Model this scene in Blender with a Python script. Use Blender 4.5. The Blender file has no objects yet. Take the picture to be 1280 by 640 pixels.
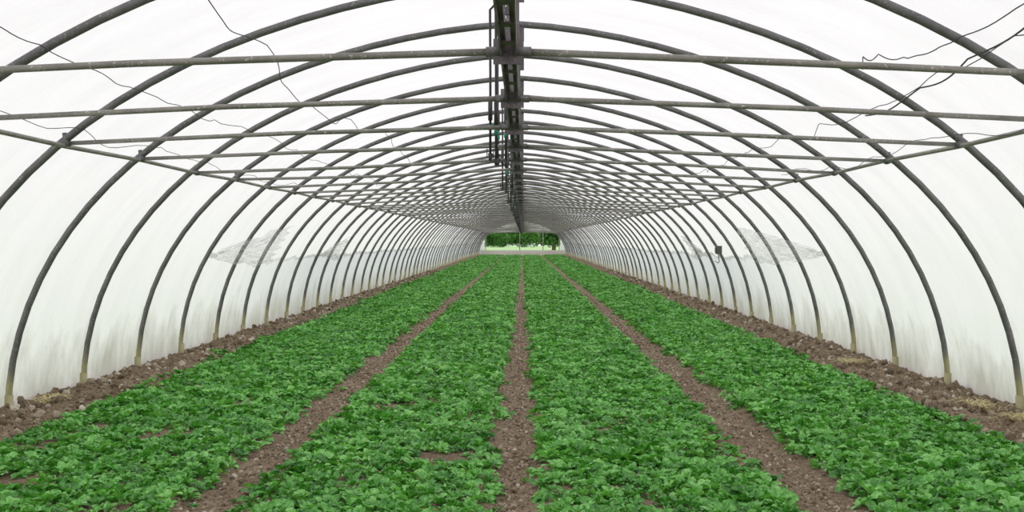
import bpy, math, random
from mathutils import Vector, noise, Euler
random.seed(7)
scene = bpy.context.scene
COL = scene.collection
scene.view_settings.view_transform = 'Standard'
scene.view_settings.look = 'None'

A_HALF, H_TOP = 4.0, 3.1
BAY = 1.5
Y_END = 105.0
Y_START = -6.0

# ------------------------------------------------------------ helpers
def new_mat(name):
    m = bpy.data.materials.new(name); m.use_nodes = True
    nt = m.node_tree; nt.nodes.clear()
    out = nt.nodes.new('ShaderNodeOutputMaterial')
    return m, nt, out
def N(nt, t, **kw):
    n = nt.nodes.new(t)
    for k, v in kw.items():
        if k in n.inputs: n.inputs[k].default_value = v
        else: setattr(n, k, v)
    return n
def L(nt, a, b): nt.links.new(a, b)
def ramp(nt, fac, stops):
    r = nt.nodes.new('ShaderNodeValToRGB')
    el = r.color_ramp.elements
    while len(el) < len(stops): el.new(0.5)
    for e, (p, c) in zip(el, stops):
        e.position = p; e.color = (c[0], c[1], c[2], 1)
    L(nt, fac, r.inputs[0]); return r
def mixc(nt, fac, a, b, mode='MIX'):
    m = nt.nodes.new('ShaderNodeMix'); m.data_type = 'RGBA'; m.blend_type = mode
    for sock, v in ((m.inputs[0], fac), (m.inputs[6], a), (m.inputs[7], b)):
        if hasattr(v, 'links'): L(nt, v, sock)
        elif isinstance(v, (int, float)): sock.default_value = v
        else: sock.default_value = (v[0], v[1], v[2], 1)
    return m.outputs[2]
def noise_tex(nt, scale, detail=4, rough=.55, vec=None):
    n = N(nt, 'ShaderNodeTexNoise', Scale=scale, Detail=detail, Roughness=rough)
    if vec is not None: L(nt, vec, n.inputs['Vector'])
    return n

class MB:
    def __init__(s): s.v = []; s.f = []
    def tube(s, pts, r, seg=8, cap=True, up=Vector((0, 1, 0))):
        pts = [Vector(p) for p in pts]; base = len(s.v); n = len(pts)
        for i, p in enumerate(pts):
            t = (pts[min(i+1, n-1)] - pts[max(i-1, 0)]).normalized()
            u = up if abs(t.dot(up)) < .95 else Vector((0, 0, 1))
            a = t.cross(u).normalized(); b = a.cross(t).normalized()
            rr = r[i] if isinstance(r, (list, tuple)) else r
            for k in range(seg):
                an = 2*math.pi*k/seg
                s.v.append(p + a*math.cos(an)*rr + b*math.sin(an)*rr)
        for i in range(n-1):
            for k in range(seg):
                k2 = (k+1) % seg
                s.f.append((base+i*seg+k, base+i*seg+k2, base+(i+1)*seg+k2, base+(i+1)*seg+k))
        if cap:
            s.f.append(tuple(base+k for k in reversed(range(seg))))
            s.f.append(tuple(base+(n-1)*seg+k for k in range(seg)))
    def box(s, c, d):
        b = len(s.v)
        for z in (-1, 1):
            for y in (-1, 1):
                for x in (-1, 1):
                    s.v.append(Vector((c[0]+x*d[0]/2, c[1]+y*d[1]/2, c[2]+z*d[2]/2)))
        for f in ((0,2,3,1),(4,5,7,6),(0,1,5,4),(2,6,7,3),(0,4,6,2),(1,3,7,5)):
            s.f.append(tuple(b+i for i in f))
    def obj(s, name, mat, parent=None, smooth=True, link=True):
        me = bpy.data.meshes.new(name)
        me.from_pydata([tuple(v) for v in s.v], [], s.f)
        if smooth: me.polygons.foreach_set('use_smooth', [True]*len(me.polygons))
        me.update()
        if mat: me.materials.append(mat)
        o = bpy.data.objects.new(name, me)
        if link: COL.objects.link(o)
        if parent: o.parent = parent
        return o
def empty(name):
    e = bpy.data.objects.new(name, None); COL.objects.link(e); e.empty_display_size = .3; return e

def prof(theta, a=A_HALF, h=H_TOP):
    x = a*math.cos(theta); t = abs(math.cos(theta))
    z = h*math.sin(theta)*(1-.022*math.sin(math.pi*t))
    return x, z
def prof_z(x, a=A_HALF, h=H_TOP):
    t = min(1, abs(x)/a); return h*math.sqrt(1-t*t)*(1-.022*math.sin(math.pi*t))

# ------------------------------------------------------------ materials
def metal_mat(name, dark, light, rough=.55, metallic=.35, base_yellow=False):
    m, nt, out = new_mat(name)
    geo = N(nt, 'ShaderNodeNewGeometry')
    n1 = noise_tex(nt, 6, 6, .7, geo.outputs['Position'])
    n2 = noise_tex(nt, 70, 3, .6, geo.outputs['Position'])
    r = ramp(nt, n1.outputs[0], [(.3, dark), (.7, light)])
    sp = ramp(nt, n2.outputs[0], [(.60, (0,0,0)), (.72, (1,1,1))])
    c = mixc(nt, sp.outputs[0], r.outputs[0], tuple(min(1, x*2.0) for x in light))
    if base_yellow:
        sep = N(nt, 'ShaderNodeSeparateXYZ'); L(nt, geo.outputs['Position'], sep.inputs[0])
        ad = N(nt, 'ShaderNodeMath', operation='MULTIPLY_ADD'); L(nt, n1.outputs[0], ad.inputs[0])
        ad.inputs[1].default_value = .5; L(nt, sep.outputs[2], ad.inputs[2])
        yr = ramp(nt, ad.outputs[0], [(.46, (1,1,1)), (.66, (0,0,0))])
        c = mixc(nt, yr.outputs[0], c, (.46, .42, .25))
    p = N(nt, 'ShaderNodeBsdfPrincipled', Roughness=rough, Metallic=metallic)
    L(nt, c, p.inputs['Base Color'])
    bp = N(nt, 'ShaderNodeBump', Strength=.25, Distance=.003); L(nt, n2.outputs[0], bp.inputs['Height'])
    L(nt, bp.outputs[0], p.inputs['Normal'])
    L(nt, p.outputs[0], out.inputs[0]); return m
M_HOOP = metal_mat('galvanised_hoop', (.110,.108,.108), (.215,.21,.21), base_yellow=True)
M_TIE = metal_mat('weathered_tie_tube', (.20,.195,.175), (.37,.36,.325))
M_RIDGE = metal_mat('dark_ridge_steel', (.115,.102,.110), (.215,.19,.205), .65, .15)

def plain(name, col, rough=.6, var=.25, scale=20):
    m, nt, out = new_mat(name)
    n1 = noise_tex(nt, scale)
    r = ramp(nt, n1.outputs[0], [(.3, tuple(c*(1-var) for c in col)), (.7, tuple(min(1, c*(1+var)) for c in col))])
    p = N(nt, 'ShaderNodeBsdfPrincipled', Roughness=rough); L(nt, r.outputs[0], p.inputs['Base Color'])
    L(nt, p.outputs[0], out.inputs[0]); return m
M_WIRE = plain('black_wire', (.06,.06,.06)); M_RUB = plain('black_hose', (.045,.043,.045), .5)
M_RED = plain('red_plastic', (.45,.04,.04)); M_GREEN = plain('green_plastic', (.03,.30,.18))
M_CONC = plain('concrete', (.72,.70,.65), .85, .12, 3)
M_BOX = plain('grey_box_plastic', (.10,.10,.10), .6)

def film_mat(name, tint=(.965,.948,.962)):
    m, nt, out = new_mat(name)
    geo = N(nt, 'ShaderNodeNewGeometry')
    sep = N(nt, 'ShaderNodeSeparateXYZ'); L(nt, geo.outputs['Position'], sep.inputs[0])
    mp = N(nt, 'ShaderNodeMapping'); mp.inputs['Scale'].default_value = (1, 1, .45)
    L(nt, geo.outputs['Position'], mp.inputs[0])
    ns = noise_tex(nt, 2.6, 8, .7, mp.outputs[0])
    nz = noise_tex(nt, 1.3, 5, .6, geo.outputs['Position'])
    mw = N(nt, 'ShaderNodeMapping'); mw.inputs['Scale'].default_value = (1, 3.0, .7); mw.inputs['Rotation'].default_value = (.45, 0, 0)
    L(nt, geo.outputs['Position'], mw.inputs[0])
    nw = noise_tex(nt, 1.0, 6, .55, mw.outputs[0])
    cl = ramp(nt, nw.outputs[0], [(.32, tuple(c*.95 for c in tint)), (.60, tint)])
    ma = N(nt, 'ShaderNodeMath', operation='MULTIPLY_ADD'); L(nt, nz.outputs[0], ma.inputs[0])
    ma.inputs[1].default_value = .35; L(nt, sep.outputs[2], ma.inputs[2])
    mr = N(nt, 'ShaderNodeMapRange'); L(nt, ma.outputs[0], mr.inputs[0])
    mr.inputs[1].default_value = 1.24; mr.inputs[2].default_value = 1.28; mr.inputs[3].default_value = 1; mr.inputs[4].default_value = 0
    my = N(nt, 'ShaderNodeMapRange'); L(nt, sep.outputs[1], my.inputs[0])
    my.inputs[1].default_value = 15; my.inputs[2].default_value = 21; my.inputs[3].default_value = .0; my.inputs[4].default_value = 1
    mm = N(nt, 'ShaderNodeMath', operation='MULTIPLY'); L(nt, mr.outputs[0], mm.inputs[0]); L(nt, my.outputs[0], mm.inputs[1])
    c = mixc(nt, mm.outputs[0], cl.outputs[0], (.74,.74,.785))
    sb = N(nt, 'ShaderNodeMath', operation='SUBTRACT'); L(nt, ma.outputs[0], sb.inputs[0]); sb.inputs[1].default_value = 1.26
    ab = N(nt, 'ShaderNodeMath', operation='ABSOLUTE'); L(nt, sb.outputs[0], ab.inputs[0])
    ml = N(nt, 'ShaderNodeMapRange'); L(nt, ab.outputs[0], ml.inputs[0])
    ml.inputs[1].default_value = .012; ml.inputs[2].default_value = .04; ml.inputs[3].default_value = .7; ml.inputs[4].default_value = 0
    m3 = N(nt, 'ShaderNodeMath', operation='MULTIPLY'); L(nt, ml.outputs[0], m3.inputs[0]); L(nt, my.outputs[0], m3.inputs[1])
    c = mixc(nt, m3.outputs[0], c, (.40,.40,.40))
    md = N(nt, 'ShaderNodeMapRange'); L(nt, sep.outputs[2], md.inputs[0])
    md.inputs[1].default_value = .0; md.inputs[2].default_value = .9; md.inputs[3].default_value = .46; md.inputs[4].default_value = -.10
    ad = N(nt, 'ShaderNodeMath', operation='ADD'); L(nt, md.outputs[0], ad.inputs[0]); L(nt, ns.outputs[0], ad.inputs[1])
    dr = ramp(nt, ad.outputs[0], [(.57, (0,0,0)), (.95, (.85,.85,.85))])
    c = mixc(nt, dr.outputs[0], c, (.50,.475,.43))
    tr = N(nt, 'ShaderNodeBsdfTranslucent'); L(nt, c, tr.inputs[0])
    df = N(nt, 'ShaderNodeBsdfDiffuse'); L(nt, c, df.inputs[0])
    mx = N(nt, 'ShaderNodeMixShader', Fac=.22); L(nt, tr.outputs[0], mx.inputs[1]); L(nt, df.outputs[0], mx.inputs[2])
    bp = N(nt, 'ShaderNodeBump', Strength=.7, Distance=.11); L(nt, nw.outputs[0], bp.inputs['Height'])
    L(nt, bp.outputs[0], tr.inputs['Normal']); L(nt, bp.outputs[0], df.inputs['Normal'])
    L(nt, mx.outputs[0], out.inputs[0]); return m
M_FILM = film_mat('white_polythene')
def torn_mat():
    m, nt, out = new_mat('crumpled_polythene')
    geo = N(nt, 'ShaderNodeNewGeometry')
    mp = N(nt, 'ShaderNodeMapping'); mp.inputs['Scale'].default_value = (1, .6, 2.0)
    L(nt, geo.outputs['Position'], mp.inputs[0])
    n = noise_tex(nt, 7, 6, .7, mp.outputs[0])
    a = ramp(nt, n.outputs[0], [(.36, (.15,.15,.15)), (.62, (.5,.5,.5))])
    g = N(nt, 'ShaderNodeBsdfPrincipled', Roughness=.35); g.inputs['Base Color'].default_value = (.62,.62,.63,1)
    t = N(nt, 'ShaderNodeBsdfTranslucent'); t.inputs[0].default_value = (.8,.8,.8,1)
    m1 = N(nt, 'ShaderNodeMixShader', Fac=.45); L(nt, g.outputs[0], m1.inputs[1]); L(nt, t.outputs[0], m1.inputs[2])
    tp = N(nt, 'ShaderNodeBsdfTransparent'); m2 = N(nt, 'ShaderNodeMixShader')
    L(nt, a.outputs[0], m2.inputs[0]); L(nt, tp.outputs[0], m2.inputs[1]); L(nt, m1.outputs[0], m2.inputs[2])
    L(nt, m2.outputs[0], out.inputs[0]); return m
M_TORN = torn_mat()

def soil_mat():
    m, nt, out = new_mat('soil')
    geo = N(nt, 'ShaderNodeNewGeometry'); pos = geo.outputs['Position']
    a = noise_tex(nt, 1.6, 6, .65, pos); b = noise_tex(nt, 45, 5, .7, pos)
    v = N(nt, 'ShaderNodeTexVoronoi', Scale=60.0); L(nt, pos, v.inputs['Vector'])
    c1 = ramp(nt, a.outputs[0], [(.3, (.20,.147,.098)), (.7, (.33,.25,.175))])
    c2 = ramp(nt, b.outputs[0], [(.3, (.38,.37,.35)), (.5, (1,1,1)), (.75, (1.8,1.75,1.7))])
    c = mixc(nt, 1.0, c1.outputs[0], c2.outputs[0], 'MULTIPLY')
    sp = ramp(nt, v.outputs['Color'], [(.84, (0,0,0)), (.93, (1,1,1))])
    c = mixc(nt, sp.outputs[0], c, (.54,.47,.38))
    p = N(nt, 'ShaderNodeBsdfPrincipled', Roughness=.95); p.inputs['Specular IOR Level'].default_value = .15
    L(nt, c, p.inputs['Base Color'])
    bp = N(nt, 'ShaderNodeBump', Strength=1.0, Distance=.02); L(nt, b.outputs[0], bp.inputs['Height'])
    L(nt, bp.outputs[0], p.inputs['Normal']); L(nt, p.outputs[0], out.inputs[0]); return m
M_SOIL = soil_mat()
def clod_mat():
    m, nt, out = new_mat('clod')
    oi = N(nt, 'ShaderNodeObjectInfo'); tc = N(nt, 'ShaderNodeTexCoord')
    b = noise_tex(nt, 3, 5, .7, tc.outputs['Object'])
    c1 = ramp(nt, oi.outputs['Random'], [(0, (.155,.112,.075)), (.6, (.31,.235,.165)), (.85, (.46,.38,.29)), (1, (.70,.64,.55))])
    c2 = ramp(nt, b.outputs[0], [(.3, (.6,.6,.6)), (.7, (1.2,1.2,1.2))])
    c = mixc(nt, 1.0, c1.outputs[0], c2.outputs[0], 'MULTIPLY')
    p = N(nt, 'ShaderNodeBsdfPrincipled', Roughness=.95); L(nt, c, p.inputs['Base Color'])
    L(nt, p.outputs[0], out.inputs[0]); return m
M_CLOD = clod_mat()

def leaf_mat(name, dark, mid, light, vein=True):
    m, nt, out = new_mat(name)
    oi = N(nt, 'ShaderNodeObjectInfo'); geo = N(nt, 'ShaderNodeNewGeometry')
    n1 = noise_tex(nt, 1.1, 3, .6, geo.outputs['Position'])
    n2 = noise_tex(nt, 70, 3, .6, geo.outputs['Position'])
    n3 = noise_tex(nt, 26, 2, .5, geo.outputs['Position'])
    def madd(a, k, b):
        q = N(nt, 'ShaderNodeMath', operation='MULTIPLY_ADD'); L(nt, a, q.inputs[0]); q.inputs[1].default_value = k
        if hasattr(b, 'links'): L(nt, b, q.inputs[2])
        else: q.inputs[2].default_value = b
        return q.outputs[0]
    s = madd(oi.outputs['Random'], .5, -.97)
    s = madd(n1.outputs[0], .5, s); s = madd(n2.outputs[0], 1.0, s); s = madd(n3.outputs[0], 1.0, s)
    r = ramp(nt, s, [(.12, dark), (.5, mid), (.9, light)])
    c = r.outputs[0]
    if vein:
        at = N(nt, 'ShaderNodeAttribute', attribute_name='vein')
        vr = ramp(nt, at.outputs['Fac'], [(.8, (0,0,0)), (1, (.5,.5,.5))])
        c = mixc(nt, vr.outputs[0], c, (.36,.64,.26))
    p = N(nt, 'ShaderNodeBsdfPrincipled', Roughness=.40); p.inputs['Specular IOR Level'].default_value = .55
    L(nt, c, p.inputs['Base Color'])
    bp = N(nt, 'ShaderNodeBump', Strength=.7, Distance=.008); L(nt, n2.outputs[0], bp.inputs['Height']); L(nt, bp.outputs[0], p.inputs['Normal'])
    t = N(nt, 'ShaderNodeBsdfTranslucent'); tc = mixc(nt, 1.0, c, (1.3,1.4,.7), 'MULTIPLY'); L(nt, tc, t.inputs[0])
    mx = N(nt, 'ShaderNodeMixShader', Fac=.2); L(nt, p.outputs[0], mx.inputs[1]); L(nt, t.outputs[0], mx.inputs[2])
    L(nt, mx.outputs[0], out.inputs[0]); return m
M_LEAF = leaf_mat('spinach_leaf', (.026,.135,.018), (.100,.38,.048), (.32,.70,.20))
M_TREE = leaf_mat('tree_leaf', (.03,.10,.02), (.08,.24,.04), (.18,.40,.09), False)
M_GRASS = plain('grass', (.40,.60,.27), .9, .2, 1.5)
M_BARK = plain('bark', (.12,.09,.06), .9)
M_STRAW = plain('dry_straw', (.72,.62,.36), .8)

# ------------------------------------------------------------ ground
PATHS = [(-1.58, .15), (.02, .125), (1.69, .165)]
BED_L, BED_R = -3.46, 3.34
def ground_z(x, y):
    ax = abs(x)
    z = .012*noise.noise(Vector((x*9, y*9, 0))) + .010*noise.noise(Vector((x*25, y*25, 4)))
    for cx, hw in PATHS:
        d = abs(x-cx)
        if d < hw+.10:
            z -= .03*(1 if d < hw else 1-(d-hw)/.10)
    e = (BED_L - x) if x < 0 else (x - BED_R)
    if e > 0:
        k = min(1, e/.15)
        z += k*(.035 + .085*abs(noise.noise(Vector((x*5, y*4, 7)))) + .05*noise.noise(Vector((x*16, y*16, 2))))
    if ax > 4.12: z -= (ax-4.12)*.9
    return z
xs = [-4.32 + i*.048 for i in range(181)]
ys = []; y = Y_START
while y < Y_END+.6:
    ys.append(y); y += .3 if y < 3.5 else (.045 if y < 14 else (.12 if y < 35 else .6))
me = bpy.data.meshes.new('floor')
V = [(x, y, ground_z(x, y)) for y in ys for x in xs]; nx = len(xs)
F = [(j*nx+i, j*nx+i+1, (j+1)*nx+i+1, (j+1)*nx+i) for j in range(len(ys)-1) for i in range(nx-1)]
me.from_pydata(V, [], F); me.polygons.foreach_set('use_smooth', [True]*len(F)); me.materials.append(M_SOIL)
fl = bpy.data.objects.new('floor', me); COL.objects.link(fl)

b = MB(); b.v = [Vector(p) for p in ((-160,-60,-.18),(160,-60,-.18),(160,320,-.18),(-160,320,-.18))]; b.f = [(0,1,2,3)]
b.obj('grass_field', M_GRASS)

# ------------------------------------------------------------ film cover
b = MB(); nth = 56; step = BAY/4; rows = int((Y_END-Y_START)/step)+1
for j in range(rows):
    y = Y_START + j*step
    ph = math.sin(math.pi*((y/BAY) % 1.0))
    for i in range(nth+3):
        if i == 0: x, z = A_HALF+.045, -.14
        elif i == nth+2: x, z = -A_HALF-.045, -.14
        else:
            th = math.pi*(i-1)/nth
            w = .02*ph + .015*noise.noise(Vector((th*4, y*.9, 3)))*ph
            x, z = prof(th, A_HALF+.045-w, H_TOP+.045-w)
        b.v.append(Vector((x, y, z)))
nn = nth+3
for j in range(rows-1):
    for i in range(nn-1): b.f.append((j*nn+i, j*nn+i+1, (j+1)*nn+i+1, (j+1)*nn+i))
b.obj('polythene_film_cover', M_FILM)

# ------------------------------------------------------------ frame
frame = empty('polytunnel_frame')
hoops = MB(); collars = MB(); ties = MB(); king = MB()
k0, k1 = int(Y_START/BAY), int(Y_END/BAY)
NX = 2.95; NZ = prof_z(NX)-.01; CZ = 2.135; CX = .012
for k in range(k0, k1+1):
    y = k*BAY + random.uniform(-.02, .02)
    if k in (k0, k1): y = k*BAY + (.05 if k == k0 else -.05)
    lean = random.uniform(-.02, .02)
    n = 44 if k < 25 else 26
    sx = random.uniform(-.015, .015)
    pts = [(A_HALF-.005+sx, y, -.14)] + [(prof(math.pi*i/n)[0]+sx*math.cos(math.pi*i/n), y+lean*math.sin(math.pi*i/n), prof(math.pi*i/n)[1]) for i in range(n+1)] + [(-A_HALF+.005-sx, y, -.14)]
    pts[1] = (A_HALF+sx, y, .02); pts[-2] = (-A_HALF-sx, y, .02)
    hoops.tube(pts, .0265 if k < 30 else .023, 10 if k < 20 else 6)
    for s in (-1, 1):
        collars.tube([(s*(A_HALF+.0), y, -.12), (s*(A_HALF-.004), y, .16)], .035, 8)
        p = Vector((s*NX, y, NZ-.03+random.uniform(-.012,.012)))
        jit = random.uniform(-.02, .02)
        ties.tube([p, (s*NX*.5, y, (NZ-.03+CZ)/2+jit), (s*.03+CX, y, CZ+.0)], .0145 if k < 20 else .011, 8 if k < 20 else 5)
        collars.tube([p+Vector((0,-.035,.0)), p+Vector((0,.035,0))], .026, 8)
        collars.tube([p+Vector((0,0,-.02)), p+Vector((s*.01,0,.07))], .016, 6)
        collars.tube([(s*.09+CX, y, CZ-.001), (s*.02+CX, y, CZ)], .020, 8)
    for dx in (-.022, .022): king.box((CX+dx, y, (CZ+H_TOP)/2), (.020, .035, H_TOP-CZ))
    for zz in (.16, .38, .60, .80): king.box((CX, y, CZ+zz), (.05, .02, .03))
    king.box((CX, y, CZ), (.12, .012, .10)); king.box((CX, y, H_TOP-.08), (.13, .012, .12))
    for q in range(4): king.box((CX, y+.19+q*.375, CZ+.005), (.056, .07, .006))
hoops.obj('hoop_arches', M_HOOP, frame); ties.obj('tie_bars', M_TIE, frame)
collars.obj('clamps_and_sleeves', M_HOOP, frame)
pur = MB()
for s in (-1, 1):
    pur.tube([(s*NX, Y_START+i*BAY+.0, NZ-.03-.012*(i % 2)) for i in range(int((Y_END-Y_START)/BAY)+1)], .0155, 8, up=Vector((0,0,1)))
pur.tube([(0, Y_START, H_TOP-.035), (0, Y_END, H_TOP-.035)], .02, 8, up=Vector((0,0,1)))
pur.obj('side_purlins', M_TIE, frame)
for s in (-1, 1):
    king.box((CX+s*.031, (Y_START+Y_END)/2, CZ+.005), (.005, Y_END-Y_START, .05))
    king.box((CX+s*.021, (Y_START+Y_END)/2, CZ+.03), (.022, Y_END-Y_START, .005))
king.obj('ridge_truss', M_RIDGE, frame, smooth=False)

# ------------------------------------------------------------ irrigation line with hanging sprinklers
irr = empty('irrigation_line')
p = MB(); p.tube([(-.10, y, 2.985+.012*math.sin(y*2.1)) for y in [Y_START+i*.75 for i in range(int((Y_END-Y_START)/.75))]], .011, 6, up=Vector((0,0,1)))
sm = MB(); red = MB(); grn = MB()
for i in range(0, 20):
    y = 7.6 + i*4.5
    for dx, dy, bot, r in ((-.150, 0, 1.97, .0085), (-.112, .05, 1.94, .0095), (-.050, .35, 1.95, .0095), (-.13, 1.4, 2.03, .007)):
        yy = y+dy
        sm.tube([(-.10, yy, 2.985), (dx-.002, yy, 2.93), (dx, yy+.01, 2.5), (dx, yy, bot)], r, 6)
        sm.tube([(dx, yy, bot+.38), (dx, yy, bot+.22)], .015, 8)
        sm.tube([(dx, yy, bot), (dx, yy, bot-.05)], [.016, .010], 8)
        if i % 2 == 0 or dy: grn.tube([(dx, yy, bot+.19), (dx, yy, bot+.155)], .015, 8)
        sm.tube([(dx-.022, yy, bot+.03), (dx-.022, yy, bot-.03), (dx+.022, yy, bot-.03), (dx+.022, yy, bot+.03)], .004, 5)
    red.box((.0, y-2.1+.5, CZ+.24), (.03, .04, .03)); red.box((-.03, y+.5, CZ+.1), (.018, .04, .018))
p.obj('supply_hose', M_RUB, irr); sm.obj('drop_tubes', M_RUB, irr); red.obj('red_valves', M_RED, irr); grn.obj('green_nozzles', M_GREEN, irr)

# ------------------------------------------------------------ loose wires along the roof
def wire(pts, r, seed, wob=.03, name='loose_wire'):
    out = []
    for i in range(len(pts)-1):
        a, c = Vector(pts[i]), Vector(pts[i+1]); n = 12
        for j in range(n):
            t = j/n; q = a.lerp(c, t)
            q += Vector((noise.noise(Vector((q.y*1.1, seed, 0)))*wob, 0, noise.noise(Vector((q.y*1.3, 0, seed)))*wob - .03*math.sin(math.pi*t)))
            q.z = min(q.z, prof_z(q.x)-.035)
            out.append(q)
    out.append(Vector(pts[-1]))
    m = MB(); m.tube(out, r, 5, up=Vector((0,0,1))); return m.obj(name, M_WIRE)
wire([(-2.25,3.0,2.50),(-2.35,4.9,2.43),(-2.42,6.0,2.40),(-2.45,7.5,2.38),(-2.4,10.5,2.42),(-2.45,13.5,2.38),(-2.4,18,2.4),(-2.5,24,2.33)], .003, 3, .10)
wire([(-2.9,3.0,2.1),(-2.82,6.0,2.13),(-2.84,7.5,2.09),(-2.82,9,2.14),(-2.85,12,2.08),(-2.8,15,2.1)], .0025, 5, .12)
wire([(-1.5,4.5,2.74),(-1.63,6.1,2.70),(-1.66,7.5,2.66),(-1.7,9.0,2.5),(-1.68,10.5,2.52),(-1.6,13.5,2.68),(-1.65,18,2.6)], .0035, 8, .10)
wire([(2.25,3.6,2.50),(2.30,5.0,2.46),(2.34,6.0,2.45),(2.30,6.6,2.47),(2.16,6.7,2.49),(2.04,6.6,2.46),(1.98,6.4,2.36)], .0035, 11, .02)
wire([(2.5,4.5,2.35),(2.40,5.4,2.36),(2.42,7.5,2.30),(2.38,8.5,2.25),(2.45,9.6,2.30),(2.4,12,2.32),(2.45,16,2.3)], .003, 14, .10)
wire([(2.30,3.5,2.46),(2.40,5.2,2.40),(2.42,6.0,2.34),(2.38,6.6,2.27),(2.3,7.4,2.2)], .005, 16, .03)
wire([(2.9,6.0,2.05),(2.8,7.6,2.08),(2.85,9,2.05),(2.8,12,2.08)], .0025, 19, .1)

# ------------------------------------------------------------ end walls
def gable(name, y, open_door):
    par = empty(name)
    g = MB(); n = 40
    zs = 2.12 if open_door else -.05
    pts = []
    for i in range(n+1):
        th = math.pi*i/n; x, z = prof(th, A_HALF+.03, H_TOP+.03)
        pts.append((x, max(z, zs)))
    for (x, z) in pts: g.v.append(Vector((x, y, z)))
    for (x, z) in pts: g.v.append(Vector((x, y, zs)))
    for i in range(n):
        g.f.append((i, i+1, n+1+i+1, n+1+i))
    if open_door:
        for s in (-1, 1):
            bb = len(g.v)
            for t in range(9):
                z = -.1 + (zs+.1)*t/8
                xo = (A_HALF+.03)*math.sqrt(max(0, 1-(max(z,0)/(H_TOP+.03))**2))
                g.v.append(Vector((s*3.5, y, z))); g.v.append(Vector((s*max(xo, 3.51 if t<8 else 3.1), y, z)))
            for t in range(8): g.f.append((bb+2*t, bb+2*t+1, bb+2*t+3, bb+2*t+2))
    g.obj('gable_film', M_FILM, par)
    fr = MB()
    for x in (-3.4, -.25, 1.9, 3.4) if open_door else (-1.2, 1.2):
        fr.tube([(x, y-.04, -.1), (x, y-.04, min(prof_z(x)-.02, 3))], .035, 8)
    fr.tube([(-2.95, y-.04, zs if open_door else 2.0), (2.95, y-.04, zs if open_door else 2.0)], .045, 8)
    fr.tube([(-2.2, y-.04, 2.5), (2.2, y-.04, 2.5)], .03, 8)
    fr.obj('gable_frame', M_TIE, par)
    return par
gable('wall_back', Y_END, True)
gable('wall_front', Y_START, False)
b = MB()
for i in range(8): b.box((-3.395+i*.97, Y_END-.9, .15), (.955, .14, .62))
b.obj('concrete_kerb', M_CONC, smooth=False)

# ------------------------------------------------------------ outside trees
def tree(name, x, y, h, r, seed, trunk=True):
    rnd = random.Random(seed); par = empty(name)
    if trunk:
        t = MB(); t.tube([(x, y, -.3), (x+.1, y, h*.3), (x, y+.1, h*.6)], [.25, .18, .08], 8)
        for q in range(5):
            an = q*1.3; t.tube([(x, y, h*.35), (x+math.cos(an)*r*.5, y+math.sin(an)*r*.5, h*.6)], [.09, .03], 6)
        t.obj('trunk', M_BARK, par)
    m = MB()
    for c in range(26):
        an = rnd.uniform(0, 6.28); rr = r*rnd.uniform(0, .8); cz = rnd.uniform(.18 if not trunk else .3, .92)*h
        c0 = Vector((x+math.cos(an)*rr, y+math.sin(an)*rr*.7, cz)); cr = r*rnd.uniform(.25, .42)
        for q in range(170):
            d = Vector((rnd.gauss(0,1), rnd.gauss(0,1), rnd.gauss(0,1))).normalized()*cr*rnd.uniform(.6, 1.05)
            pp = c0+d; s = rnd.uniform(.12, .25)
            if pp.z < -.1: continue
            u = Vector((rnd.gauss(0,1), rnd.gauss(0,1), rnd.gauss(0,.6))).normalized()*s
            w = u.cross(Vector((rnd.gauss(0,1), rnd.gauss(0,1), rnd.gauss(0,1)))).normalized()*s*.6
            bb = len(m.v); m.v += [pp-u, pp+w, pp+u, pp-w]; m.f.append((bb, bb+1, bb+2, bb+3))
    m.obj('foliage', M_TREE, par, smooth=False)
tree('tree', 3.2, 118, 3.8, 1.6, 1, True)
tree('tree', -9.5, 150, 7, 3.5, 2)
tree('tree', 11, 140, 8, 4, 3)
for i in range(16): tree('hedge_shrub', -22+i*3.0, 240+2*(i % 2), 3.9, 2.9, 10+i, False)

# ------------------------------------------------------------ instancing
def scatter(name, src_coll, pts):
    me = bpy.data.meshes.new(name)
    me.from_pydata([p[0] for p in pts], [], [])
    a = me.attributes.new('rot', 'FLOAT_VECTOR', 'POINT'); a.data.foreach_set('vector', [c for p in pts for c in p[1]])
    a = me.attributes.new('scl', 'FLOAT', 'POINT'); a.data.foreach_set('value', [p[2] for p in pts])
    a = me.attributes.new('idx', 'INT', 'POINT'); a.data.foreach_set('value', [p[3] for p in pts])
    o = bpy.data.objects.new(name, me); COL.objects.link(o)
    ng = bpy.data.node_groups.new(name+'_scatter', 'GeometryNodeTree')
    ng.interface.new_socket('Geometry', in_out='INPUT', socket_type='NodeSocketGeometry')
    ng.interface.new_socket('Geometry', in_out='OUTPUT', socket_type='NodeSocketGeometry')
    gi = ng.nodes.new('NodeGroupInput'); go = ng.nodes.new('NodeGroupOutput')
    ci = ng.nodes.new('GeometryNodeCollectionInfo'); ci.inputs['Collection'].default_value = src_coll
    ci.inputs['Separate Children'].default_value = True; ci.inputs['Reset Children'].default_value = True
    ip = ng.nodes.new('GeometryNodeInstanceOnPoints'); ip.inputs['Pick Instance'].default_value = True
    def attr(nm, dt):
        n = ng.nodes.new('GeometryNodeInputNamedAttribute'); n.data_type = dt; n.inputs['Name'].default_value = nm
        return [s for s in n.outputs if s.enabled and s.name == 'Attribute'][0]
    ng.links.new(gi.outputs[0], ip.inputs['Points']); ng.links.new(ci.outputs[0], ip.inputs['Instance'])
    ng.links.new(attr('idx', 'INT'), ip.inputs['Instance Index'])
    ng.links.new(attr('rot', 'FLOAT_VECTOR'), ip.inputs['Rotation'])
    ng.links.new(attr('scl', 'FLOAT'), ip.inputs['Scale'])
    ng.links.new(ip.outputs[0], go.inputs[0])
    md = o.modifiers.new('scatter', 'NODES'); md.node_group = ng
    return o

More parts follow.
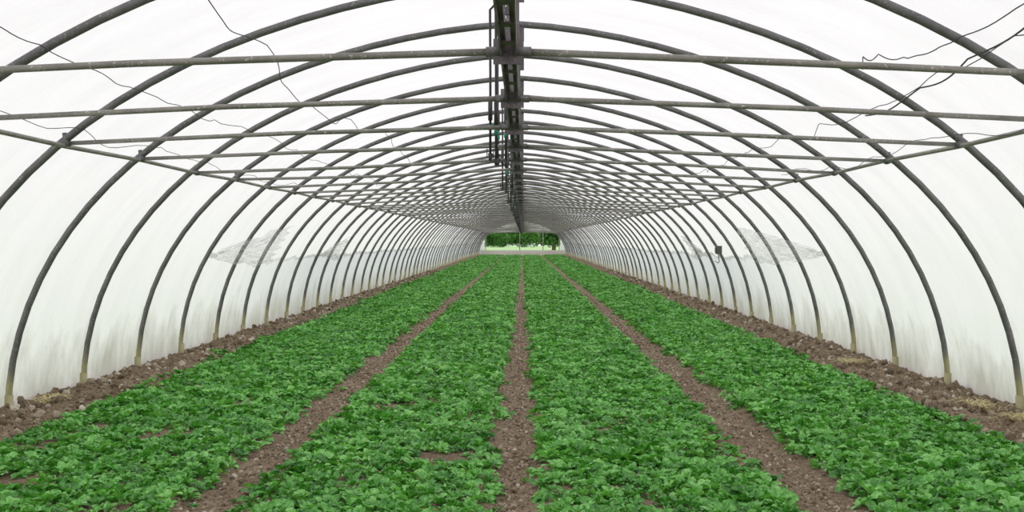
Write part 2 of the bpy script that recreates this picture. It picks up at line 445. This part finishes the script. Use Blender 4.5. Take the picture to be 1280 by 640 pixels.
plants = bpy.data.collections.new('spinach_rosettes')
def rosette(i):
    rnd = random.Random(100+i); m = MB(); vein = []
    nl = rnd.randint(9, 12)
    S = [0, .28, .42, .60, .78, .92, 1.0]; W = [.07, .09, .62, 1.0, .86, .48, .06]
    for l in range(nl):
        az = l*2.399 + rnd.uniform(-.3, .3); inner = l/nl
        Ln = (.088 - .040*inner)*rnd.uniform(.8, 1.2); Wd = Ln*rnd.uniform(.21, .27)
        e0 = math.radians(48 + 36*inner + rnd.uniform(-12, 12)); e1 = math.radians(-30 + 75*inner + rnd.uniform(-22, 22))
        ca, sa = math.cos(az), math.sin(az); r = .004; z = .0; prev = 0
        tw = rnd.uniform(-.6, .6); bb = len(m.v)
        for q, s in enumerate(S):
            e = e0 + (e1-e0)*(s+prev)/2; ds = (s-prev)*Ln; r += ds*math.cos(e); z += ds*math.sin(e); prev = s
            nx_, nz_ = -math.sin(e), math.cos(e)
            w = W[q]*Wd; cup = w*rnd.uniform(.2, .7)
            for side in (-1, 0, 1):
                off = side*w; up = (cup if side else -.0) + side*tw*w
                rad = r + nx_*up; zz = z + nz_*up
                m.v.append(Vector((ca*rad - sa*off, sa*rad + ca*off, zz))); vein.append(1.0 if side == 0 else 0.0)
        for q in range(len(S)-1):
            for c in (0, 1):
                m.f.append((bb+q*3+c, bb+q*3+c+1, bb+(q+1)*3+c+1, bb+(q+1)*3+c))
    o = m.obj('spinach_rosette_%d' % (i+1), M_LEAF, link=False)
    at = o.data.attributes.new('vein', 'FLOAT', 'POINT'); at.data.foreach_set('value', vein)
    plants.objects.link(o)
for i in range(8): rosette(i)

PATCH = [(-.43,7.18,.21),(-1.05,9.4,.20),(-.7,9.7,.13),(-2.5,8.05,.19),(-2.75,6.5,.18),(-2.3,9.6,.16),(-.9,12,.14),(-2.0,12,.14)]
beds = [(BED_L, -1.77), (-1.38, -.155), (.195, 1.47), (1.91, BED_R)]
for bi, (xa, xb) in enumerate(beds):
    pts = []; rnd = random.Random(50+bi); y = 3.0
    thin = (.12, .12, .07, .06)[bi]
    while y < Y_END-2.5:
        sp = .067 if y < 26 else (.095 if y < 55 else .14)
        nc = max(2, int(round((xb-xa)/sp)))
        for c in range(nc+1):
            x = xa + (xb-xa)*c/nc + rnd.uniform(-.45, .45)*sp; yy = y + rnd.uniform(-.45, .45)*sp
            edge = c in (0, nc)
            if edge: x += noise.noise(Vector((xa, yy*1.6, c)))*.09
            k = 1.0; skip = rnd.random() < (thin if not edge else .3)
            if edge and rnd.random() < .05: x += (-1 if c == 0 else 1)*rnd.uniform(.03, .10); k = .7
            for px, py, pr in PATCH:
                d = math.hypot(x-px, (yy-py)*.8)/pr + .5*noise.noise(Vector((x*9, yy*9, 0)))
                if d < 1: k = .7; skip = skip or rnd.random() < .78
            nv = noise.noise(Vector((x*1.7, yy*.9, 11+bi)))
            if nv < -.36 and rnd.random() < .35: skip = True
            if skip: continue
            s = rnd.uniform(.58, 1.15)*k*(1+.25*nv)*(sp/.067)**.55
            pts.append(((x, yy, ground_z(x, yy)-.006), (rnd.uniform(-.35,.35), rnd.uniform(-.35,.35), rnd.uniform(0,6.28)), s, rnd.randrange(8)))
        y += sp
    scatter('spinach_bed', plants, pts)

# clods and stones
stones = bpy.data.collections.new('clod_shapes')
import bmesh
for i in range(5):
    bm = bmesh.new(); bmesh.ops.create_icosphere(bm, subdivisions=2, radius=1)
    for v in bm.verts:
        n = noise.noise(v.co*1.3+Vector((i*9, 0, 0)))*.5 + noise.noise(v.co*3+Vector((0, i*5, 0)))*.25
        v.co *= (1+n); v.co.z *= .72
    me = bpy.data.meshes.new('clod_%d' % (i+1)); bm.to_mesh(me); bm.free(); me.materials.append(M_CLOD)
    o = bpy.data.objects.new('clod_%d' % (i+1), me); stones.objects.link(o)
rnd = random.Random(9); pts = []
def addclod(x, y, s):
    pts.append(((x, y, ground_z(x, y)+s*.15), (rnd.uniform(0,6), rnd.uniform(0,6), rnd.uniform(0,6)), s, rnd.randrange(5)))
for i in range(16000):
    y = 4 + 46*rnd.random()**1.6
    x = rnd.uniform(-3.96, BED_L+.03) if rnd.random() < .5 else rnd.uniform(BED_R-.03, 3.96)
    addclod(x, y, .005 + .034*rnd.random()**3.8)
scatter('soil_clods', stones, pts)
pts = []
for i in range(16000):
    y = 4 + 26*rnd.random()**1.5; cx, hw = rnd.choice(PATHS)
    addclod(cx + rnd.gauss(0, .5)*hw*1.1, y, .003 + .013*rnd.random()**3)
scatter('path_gravel', stones, pts)
pts = []
for i in range(6000):
    y = 4.5 + 14*rnd.random()**1.3; addclod(rnd.uniform(BED_L, BED_R), y, .004 + .010*rnd.random()**2)
scatter('bed_soil_crumbs', stones, pts)

# dry straw tufts
for (tx, ty) in ((3.66, 8.95), (-3.80, 9.3), (3.72, 8.3), (3.6,12.2)):
    m = MB(); r2 = random.Random(int(tx*100)); z0 = ground_z(tx, ty)+.03
    for q in range(110):
        an = r2.uniform(0, 6.28); l = r2.uniform(.05, .13); ox, oy = r2.gauss(0,.05), r2.gauss(0,.09)
        m.tube([(tx+ox, ty+oy, z0-.01), (tx+ox+math.cos(an)*l*.4, ty+oy+math.sin(an)*l*.4, z0+l*.35), (tx+ox+math.cos(an)*l, ty+oy+math.sin(an)*l, z0+l*.2)], [.003,.003,.001], 4)
    m.obj('dry_grass_tuft', M_STRAW)

# ------------------------------------------------------------ torn vent sheets tied to the hoops
def torn(s, y0, y1, zc, seed, sc=1.0):
    m = MB(); nu, nv = 40, 30
    for i in range(nu+1):
        u = i/nu; y = y0+(y1-y0)*u
        spread = (.04 + .26*u**.8)*sc
        for j in range(nv+1):
            v = j/nv-.5
            edge = .10*noise.noise(Vector((u*5, v*2, seed)))
            z = zc + .10*u + v*2*spread + edge*u
            xw = A_HALF*math.sqrt(max(0, 1-(z/H_TOP)**2))
            fold = .035 + .06*(1+noise.noise(Vector((u*5, v*22, seed)))) + .03*math.sin(v*34+u*3)
            m.v.append(Vector((s*(xw-fold), y+.15*noise.noise(Vector((v*6, seed, u)))*u, z)))
    for i in range(nu):
        for j in range(nv): a = i*(nv+1)+j; m.f.append((a, a+1, a+nv+2, a+nv+1))
    xw = A_HALF*math.sqrt(1-(zc/H_TOP)**2)
    m.tube([(s*(xw-.04), y0+.12, zc), (s*(xw-.03), y0-.08, zc+.01)], [.03,.035], 8)
    m.obj('torn_film_sheet', M_TORN)
torn(-1, 13.6, 16.8, 1.20, 1); torn(1, 13.6, 17.6, 1.22, 5)
torn(-1, 21.1, 23.0, 1.12, 8, .8); torn(1, 22.6, 24.0, 1.12, 12, .8)
par = empty('vent_control_box')
m = MB(); m.box((3.58, 20.4, 1.21), (.09, .18, .15)); m.box((3.53, 20.4, 1.21), (.02, .12, .09)); m.obj('housing', M_BOX, par, smooth=False)
m = MB(); m.tube([(3.58, 20.4, 1.13), (3.60, 20.45, 1.0), (3.62, 20.7, .97), (3.62, 21.0, 1.0)], .007, 6); m.obj('cable', M_RUB, par)

# ------------------------------------------------------------ world + camera
w = bpy.data.worlds.new('overcast_sky'); scene.world = w; w.use_nodes = True
nt = w.node_tree; bg = nt.nodes['Background']
tc = nt.nodes.new('ShaderNodeTexCoord'); sp = nt.nodes.new('ShaderNodeSeparateXYZ')
L(nt, tc.outputs['Generated'], sp.inputs[0])
r = ramp(nt, sp.outputs[2], [(0, (.94,.935,.975)), (.5, (1,.985,1))])
L(nt, r.outputs[0], bg.inputs[0]); bg.inputs[1].default_value = 1.32

cam = bpy.data.cameras.new('camera'); co = bpy.data.objects.new('camera', cam); COL.objects.link(co)
co.location = (.07, 0, 1.39); co.rotation_euler = (math.pi/2, 0, 0)
cam.sensor_width = 36; cam.lens = 1420/1280*36
cam.shift_x = -14/1280; cam.shift_y = -20/1280; cam.clip_end = 1000
scene.camera = co
